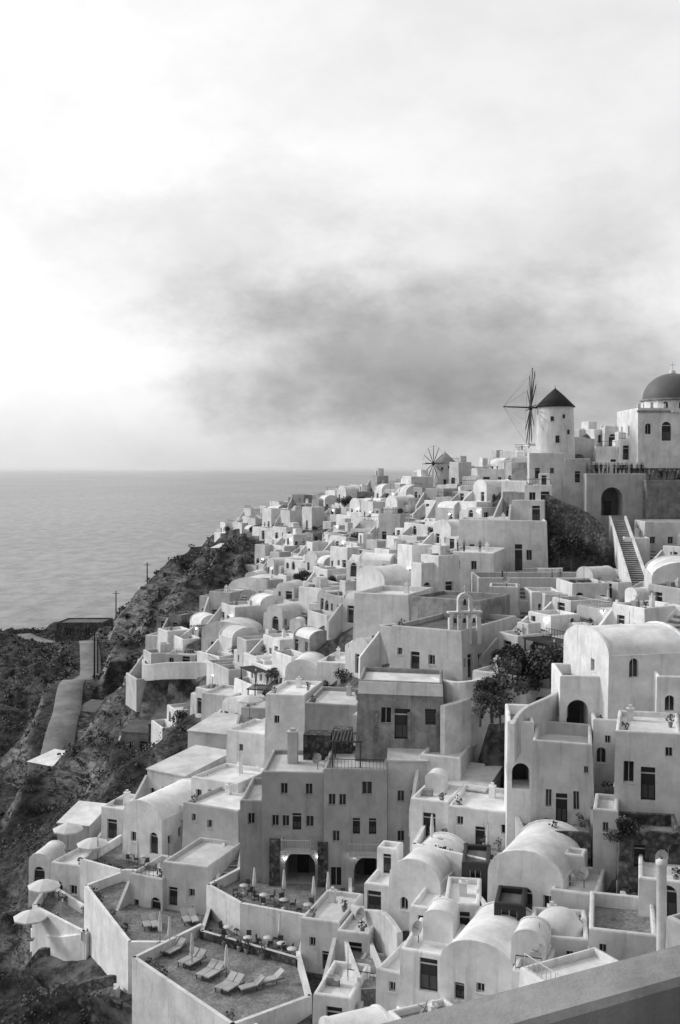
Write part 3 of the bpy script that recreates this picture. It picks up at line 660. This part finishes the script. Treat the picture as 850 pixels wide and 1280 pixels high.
while cnt<95 and tries<5000:
    tries+=1; y=r.uniform(64,150); x=r.uniform(-.27,.32)*y
    if not inpoly(np.array([x]),np.array([y]))[0] or clash(x,y,-.2,-.2): continue
    a=r.uniform(-.5,.4) if r.random()<.6 else r.uniform(.9,2.2); L=r.uniform(2,5); c=r.uniform(-.9,.9)
    P=[(x,y),(x+math.cos(a)*L/2-math.sin(a)*c,y+math.sin(a)*L/2+math.cos(a)*c),(x+math.cos(a)*L,y+math.sin(a)*L)]
    pwall([(px,py,hz(px,py)+1.0) for px,py in P],.35,3,True,0,'lane_wall',True); cnt+=1
# dirt road line, cut as a bench in the terrain
P=cat([Vector(site(*p)) for p in [(60,960,178),(82,920,203),(92,880,228),(112,850,258),(108,825,300),(80,805,345),(30,800,385)]],10); hs=[hz(p.x,p.y) for p in P]
for _ in range(6): hs=[(hs[max(i-1,0)]+hs[i]+hs[min(i+1,len(hs)-1)])/3 for i in range(len(hs))]
for p,h_ in zip(P,hs):
    d2=np.hypot(GX-p.x,GY-p.y); wgt=np.clip(1.6-d2/5,0,1); Z[:]=Z*(1-wgt)+(h_-EYE)*wgt
# ------------------------------------------------------------ terrain mesh
ny,nx=GX.shape
me=bpy.data.meshes.new('hillside_terrain')
co=np.stack([GX,GY,Z+EYE],-1).reshape(-1,3)
idx=np.arange(ny*nx).reshape(ny,nx)
fc=np.stack([idx[:-1,:-1],idx[:-1,1:],idx[1:,1:],idx[1:,:-1]],-1).reshape(-1,4)
me.vertices.add(len(co)); me.vertices.foreach_set('co',co.ravel())
me.loops.add(fc.size); me.loops.foreach_set('vertex_index',fc.ravel())
me.polygons.add(len(fc)); me.polygons.foreach_set('loop_start',np.arange(0,fc.size,4)); 
me.update(calc_edges=True)
me.polygons.foreach_set('use_smooth',np.ones(len(fc),bool))
at=me.attributes.new('village','FLOAT','POINT'); at.data.foreach_set('value',mask.ravel())
m,nt,b=newmat('hillside_rock_and_scrub'); g=N(nt,'ShaderNodeNewGeometry'); pos=g.outputs['Position']
sx=N(nt,'ShaderNodeSeparateXYZ'); nt.links.new(g.outputs['Normal'],sx.inputs[0])
steep=mr(nt,sx.outputs[2],.88,.55,0,1)
rock=mth(nt,'MULTIPLY',mr(nt,noise(nt,pos,.8,10,.75,(.6,.6,1.8)),.37,.63,.05,.5),mr(nt,noise(nt,pos,.12,4),.3,.7,.6,1.2))
scr=mth(nt,'MULTIPLY',mr(nt,noise(nt,pos,.6,10,.8),.4,.64,.025,.2),mr(nt,noise(nt,pos,.05,4),.35,.65,.5,1.2))
mx=N(nt,'ShaderNodeMix'); nt.links.new(steep,mx.inputs[0]); nt.links.new(scr,mx.inputs[2]); nt.links.new(rock,mx.inputs[3])
vil=mr(nt,noise(nt,pos,.45,7,.7),.36,.62,.06,.32)
av=N(nt,'ShaderNodeAttribute'); av.attribute_name='village'
mx2=N(nt,'ShaderNodeMix'); nt.links.new(mr(nt,av.outputs['Fac'],.35,.8,0,1),mx2.inputs[0]); nt.links.new(mx.outputs[0],mx2.inputs[2]); nt.links.new(vil,mx2.inputs[3])
grey(nt,mx2.outputs[0],b); b.inputs['Roughness'].default_value=.95; b.inputs['Specular IOR Level'].default_value=.2
bump(nt,noise(nt,pos,.9,10,.75),b,1.0,1.6)
me.materials.append(m); o=bpy.data.objects.new('hillside_terrain',me); sc.collection.objects.link(o)
rows=[]
for i,p in enumerate(P):
    d=P[min(i+1,len(P)-1)]-P[max(i-1,0)]; d.z=0; d.normalize(); nn=Vector((-d.y,d.x,0)); zc=hz(p.x,p.y)+.35
    rows.append([(p.x+nn.x*q,p.y+nn.y*q,zc-(1.2 if abs(q)>2.6 else 0)) for q in(-3.2,-2.2,0,2.2,3.2)])
mb=MB(); mb.grid(rows,19); mb.obj('dirt_road')
mb=MB(); r=random.Random(5); cnt=0; PX=np.array([p.x for p in P]); PY=np.array([p.y for p in P])
while cnt<3400:
    y=r.uniform(80,420); x=r.uniform(-.36*y,.1*y)
    i=int((x-gx[0])/ST); j=int((y-gy[0])/ST)
    if mask[j,i]>.2 or clash(x,y,.5,1) or np.hypot(PX-x,PY-y).min()<4: continue
    z=hz(x,y); s=r.uniform(.3,1.3); leafcloud(mb,r,x,y,z+s*.3,s,s,s*.6,20,.24 if y<150 else .38 if y<220 else .55); cnt+=1
mb.obj('scrub_vegetation')
for j in range(5):
    D0=84+j*6; Q_=cat([Vector(site(*p)) for p in [(-40,1290-j*28,D0+8),(10,1262-j*24,D0+3),(60,1250-j*22,D0),(105,1275-j*20,D0-2),(150,1300-j*18,D0-5)]],5)
    pwall([(p.x,p.y,hz(p.x,p.y)+.7) for p in Q_],.6,2,False,4,'dry_stone_wall',True)
# ------------------------------------------------------------ sea
mb=MB(); m,nt,b=newmat('sea_water'); g=N(nt,'ShaderNodeNewGeometry').outputs['Position']
sx=N(nt,'ShaderNodeSeparateXYZ'); nt.links.new(g,sx.inputs[0])
painted_haze=mr(nt,sx.outputs[1],2000,40000,.22,.6)  # horizon haze painted into the sea's base colour, paler with distance
pat=mth(nt,'MULTIPLY',mr(nt,noise(nt,g,.0018,5,.6,(1,.5,1)),.3,.7,.8,1.15),mr(nt,noise(nt,g,.045,6,.7,(1,.5,1)),.35,.65,.6,1.4))  # wave highlights and wind streaks painted as lighter and darker base colour
grey(nt,mth(nt,'MULTIPLY',painted_haze,pat),b); b.inputs['Roughness'].default_value=.28; b.inputs['IOR'].default_value=1.33
hh=mth(nt,'ADD',noise(nt,g,.045,7,.68,(1,.9,1)),mth(nt,'MULTIPLY',noise(nt,g,.25,4,.6),.2))
bump(nt,hh,b,1.0,3.0); M.append(m); S=60000
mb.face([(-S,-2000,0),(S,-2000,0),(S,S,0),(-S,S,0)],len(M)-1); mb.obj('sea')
# ------------------------------------------------------------ vegetation
for u,v,D,s in [(640,880,97,1.1),(662,875,98,1.25),(688,868,97,1.1),(615,893,97,.8),(675,850,101,1.0),(705,842,103,.8),(640,855,102,.9),(600,900,95,.6),(625,905,94,.6)]: put(R.choice(TREES),'olive_tree',u,v,D,R.uniform(0,360),s)
for u,v,D,s in [(700,705,143,1),(715,712,141,1.1),(735,705,141,.8),(790,1062,70,.5),(775,1060,71,.5),(465,752,140,.9),(448,690,200,.9),(430,775,155,.8),(225,800,188,.8),(210,806,185,.6),(240,798,188,.7),(340,830,148,.7),(260,1012,112,.6),(430,640,262,1),(455,640,258,.9),(400,700,225,.9),(380,740,185,.9),(500,690,195,.8)]: put(R.choice(TREES),'olive_tree',u,v,D,R.uniform(0,360),s)
for _ in range(200):
    D=R.uniform(64,150); x=R.uniform(-.25,.3)*D
    if inpoly(np.array([x]),np.array([D]))[0] and not clash(x,D,.2,0): inst(R.choice(SHR),'shrub',(x,D,hz(x,D)),R.uniform(0,6),R.uniform(.5,1.3))
# ------------------------------------------------------------ furniture
def on(v,D,u,d,me,name,yaw=0): inst(me,name,((u-U0)*d/F,d,site(425,v,D)[2]+.02),math.radians(yaw))
for u,d in [(200,84),(225,82),(248,80),(272,78)]: on(1210,82,u,d,LNG,'sun_lounger',-35); on(1210,82,u+9,d-.3,LNG,'sun_lounger',-35)
for u,d in [(300,78),(325,79)]: on(1210,82,u,d,LNG,'sun_lounger',-60)
for u,d in [(212,85),(240,82),(283,80),(200,86)]: on(1210,82,u,d,UMB,'closed_umbrella')
for u,d in [(285,88),(310,86),(335,86),(352,85),(365,84)]: on(1170,88,u,d,TBL,'cafe_table_and_chairs',u*3)
for u,d in [(297,89),(325,87.5),(350,86)]: on(1170,88,u,d,UMB,'closed_umbrella')
for u,d in [(305,92),(330,90),(355,89),(385,88),(410,87),(425,90)]: on(1112,93,u,d,TBL,'cafe_table_and_chairs',u*3)
for u,d in [(318,91),(355,90.5),(392,89),(410,90)]: on(1112,93,u,d,UMB,'closed_umbrella')
for u,d in [(185,92),(235,93)]: on(1140,96,u,d,LNG,'sun_lounger',20); on(1140,96,u+10,d,LNG,'sun_lounger',20)
for u,d in [(165,108),(180,107),(210,105)]: on(1075,108,u,d,TBL,'cafe_table_and_chairs',u*3)
for u,d in [(172,106),(122,107)]: on(1075,108,u,d,UMB,'closed_umbrella')
put(OUMB,'patio_umbrella',116,1082,108); put(OUMB,'patio_umbrella',55,1135,106); put(OUMB,'patio_umbrella',38,1175,102); put(OUMB,'patio_umbrella',85,1062,114); put(OUMB,'patio_umbrella',312,898,127)
for u,d in [(545,84),(590,83),(625,82)]: on(1080,82,u,d,TBL,'cafe_table_and_chairs',u)
for u,d in [(540,85.5),(610,83)]: on(1080,82,u,d,UMB,'closed_umbrella')
for u,d in [(780,80),(820,80),(845,82)]: on(1012,79,u,d,TBL,'cafe_table_and_chairs',u)
for u,d in [(800,80),(830,82)]: on(1012,79,u,d,UMB,'closed_umbrella')
for u,D,h in [(118,235,10.5),(122,262,9),(145,330,11),(184,300,12),(150,395,10)]:
    mb=MB(); mb.tube((0,0,-2),(0,0,h),.22,.15,3,8); mb.tube((-1,0,h-.7),(1,0,h-.7),.09,.09,3,5)
    for x in(-.8,0,.8): mb.tube((x,0,h-.65),(x,0,h-.4),.06,.05,6,5)
    x=(u-U0)*D/F; mb.obj('utility_pole',(x,D,hz(x,D)))
# ------------------------------------------------------------ people
def person(seed,walk=0,arm=0):
    J=[(0,0,.95),(0,0,1.15),(0,0,1.38),(0,.0,1.5),(0,-.01,1.58),(0,-.01,1.68),(0,0,1.76)]
    Rr=[.14,.125,.13,.055,.075,.085,.05]; E=[(i,i+1) for i in range(6)]
    for s in(-1,1):
        i=len(J); fy=-.22*walk*s
        J+=[(s*.09,0,.88),(s*.1,fy*.5-.02,.5),(s*.1,fy+(.06 if fy>0 else 0),.09),(s*.11,fy-.14,.04)]; Rr+=[.09,.06,.045,.035]; E+=[(0,i),(i,i+1),(i+1,i+2),(i+2,i+3)]
        i=len(J); ay=.2*walk*s
        J+=[(s*.19,0,1.4),(s*.23,ay*.4+.02,1.12),(s*.22,ay-.08-.25*arm,.88+.22*arm),(s*.21,ay-.1-.32*arm,.8+.26*arm)]; Rr+=[.05,.04,.03,.028]; E+=[(2,i),(i,i+1),(i+1,i+2),(i+2,i+3)]
    me=bpy.data.meshes.new('p'); me.from_pydata(J,E,[]); o=bpy.data.objects.new('p',me); sc.collection.objects.link(o)
    md=o.modifiers.new('s','SKIN'); 
    for v,q in zip(me.skin_vertices[0].data,Rr): v.radius=(q,q*.85); v.use_root=False
    me.skin_vertices[0].data[0].use_root=True
    o.modifiers.new('u','SUBSURF').levels=1
    dg=bpy.context.evaluated_depsgraph_get(); e=o.evaluated_get(dg); m2=bpy.data.meshes.new_from_object(e); bpy.data.objects.remove(o)
    m2.materials.clear()
    for mm in M: m2.materials.append(mm)
    r=random.Random(seed); sh=r.choice([15,16,15,15]); tr=r.choice([15,16,15])
    for p in m2.polygons:
        z=p.center.z; x=abs(p.center.x); p.use_smooth=True
        p.material_index=15 if z>1.7 or (z>1.58 and p.center.y>.02) or z<.08 else 17 if z>1.47 or (x>.17 and z<1.05+.2*arm) else sh if z>.95 else tr
    return m2
PM=[person(1),person(2,1),person(3,0,1),person(4,.6),person(5,0,.6)]
zt=site(425,592,154)[2]-.25
for i,u in enumerate([736,739,742,745,748,750,754,757,761,765,768,770,773,776,781,784,788,793,798,801,804]): inst(R.choice(PM),'person',((u-U0)*155.2/F,155.0+R.uniform(-.4,2.2),zt),R.uniform(0,6.28),1.06)
zt=site(425,600,152)[2]-.25
for u in [812,818,826,830,834,838,842,848]: inst(R.choice(PM),'person',((u-U0)*153.4/F,153.2+R.uniform(-.5,1.5),zt),R.uniform(0,6.28),1.06)
zt=site(425,722,127)[2]-.9
for u in [628,690,700]: inst(R.choice(PM),'person',((u-U0)*129/F,129,zt),R.uniform(0,6.28))
zt=site(425,690,136)[2]-.4
for u in [572,580,600]: inst(R.choice(PM),'person',((u-U0)*139/F,139,zt),R.uniform(0,6.28))
# ------------------------------------------------------------ near balcony wall
mb=MB(); a=Vector((.03,2.47,0)); b2=Vector((.925,2.92,0)); d=(b2-a).normalized(); nn=Vector((-d.y,d.x,0)); p=a-d*2.5; q=b2+d*2.5
def Q(c,off,z): w=c-nn*off; return (w.x,w.y,z)
z1=EYE-1.285
prof=[(0,z1-1.6),(0,z1-.015),(.015,z1),(.15,z1),(.165,z1-.015),(.165,z1-1.1)]
mb.grid([[Q(p,o_,z_) for o_,z_ in prof],[Q(q,o_,z_) for o_,z_ in prof]],5,False)
mb.face([Q(p,.165,z1-1.1),Q(q,.165,z1-1.1),Q(q,3,z1-1.1),Q(p,3,z1-1.1)],7); mb.obj('balcony_wall')
# ------------------------------------------------------------ world
w=bpy.data.worlds.new('World'); sc.world=w; w.use_nodes=True; nt=w.node_tree; bg=nt.nodes['Background']
tc=N(nt,'ShaderNodeTexCoord').outputs['Generated']; sp=N(nt,'ShaderNodeSeparateXYZ'); nt.links.new(tc,sp.inputs[0])
az=mth(nt,'ARCTAN2',sp.outputs[0],sp.outputs[1]); el=mth(nt,'ARCSINE',sp.outputs[2])
n1=noise(nt,tc,3.0,6,.55,(1,1,1.8)); n2=noise(nt,tc,9,9,.62,(1,1,1.7)); n3=noise(nt,tc,22,8,.65,(1,1,1.6))
def ell(ca,ce,ra,re,amp,lo,hi):
    dA=mth(nt,'SUBTRACT',az,ca); a=mth(nt,'DIVIDE',dA,ra); e=mth(nt,'DIVIDE',mth(nt,'SUBTRACT',el,ce),re)
    d=mth(nt,'SQRT',mth(nt,'ADD',mth(nt,'MULTIPLY',a,a),mth(nt,'MULTIPLY',e,e)))
    d=mth(nt,'ADD',d,mth(nt,'MULTIPLY',mth(nt,'SUBTRACT',n1,.5),amp)); d=mth(nt,'ADD',d,mth(nt,'MULTIPLY',mth(nt,'SUBTRACT',n2,.5),amp*.7)); d=mth(nt,'ADD',d,mth(nt,'MULTIPLY',mth(nt,'SUBTRACT',n3,.5),amp*.25))
    return mr(nt,d,lo,hi,1,0)
c1=ell(.09,.1,.25,.085,1.3,.1,1.3); c2=ell(-.1,.2,.17,.09,1.5,.1,1.3); c3=ell(.1,.06,.22,.045,.8,.1,1.4); c4=ell(.13,.19,.2,.07,1.5,.2,1.2)
base=mr(nt,el,-.03,.1,.6,.93)
lft=mr(nt,az,-.3,.15,.1,-.04)
v=mth(nt,'ADD',base,lft)
v=mth(nt,'MULTIPLY',v,mr(nt,n1,.3,.7,.94,1.03))
for c_,k_ in ((c1,.52),(c2,.15),(c3,.25),(c4,.12)): v=mth(nt,'MULTIPLY',v,mth(nt,'SUBTRACT',1,mth(nt,'MULTIPLY',c_,k_)))
v=mth(nt,'MULTIPLY',v,mr(nt,n2,.3,.7,.95,1.04))
v=mth(nt,'MULTIPLY',v,mr(nt,mth(nt,'COSINE',mth(nt,'ADD',az,.7)),-.7,.5,.36,1)) # dusk: darker away from the setting sun
sk=N(nt,'ShaderNodeTexSky'); sk.sky_type='NISHITA'; sk.sun_disc=False; sk.sun_elevation=math.radians(27); sk.sun_rotation=math.radians(-71)
bw=N(nt,'ShaderNodeRGBToBW'); nt.links.new(sk.outputs[0],bw.inputs[0])
v=mth(nt,'ADD',v,mth(nt,'MULTIPLY',bw.outputs[0],.004))
cc=N(nt,'ShaderNodeCombineColor')
for i in range(3): nt.links.new(v,cc.inputs[i])
nt.links.new(cc.outputs[0],bg.inputs[0]); bg.inputs[1].default_value=1.0
L=bpy.data.lights.new('sun','SUN'); L.energy=1.8; L.angle=math.radians(9); lo=bpy.data.objects.new('sun',L); sc.collection.objects.link(lo)
dv=Vector((.86,-.3,-.47)); lo.rotation_euler=dv.to_track_quat('-Z','Y').to_euler()
cam=bpy.data.cameras.new('camera'); co_=bpy.data.objects.new('camera',cam); sc.collection.objects.link(co_); co_.location=(0,0,EYE); co_.rotation_euler=(math.pi/2,0,0)
cam.sensor_fit='HORIZONTAL'; cam.sensor_width=36; cam.lens=F/850*36; cam.shift_y=-58/850; cam.clip_start=.1; cam.clip_end=90000
sc.camera=co_
sc.view_settings.view_transform='Standard'; sc.view_settings.look='None'; sc.view_settings.exposure=0
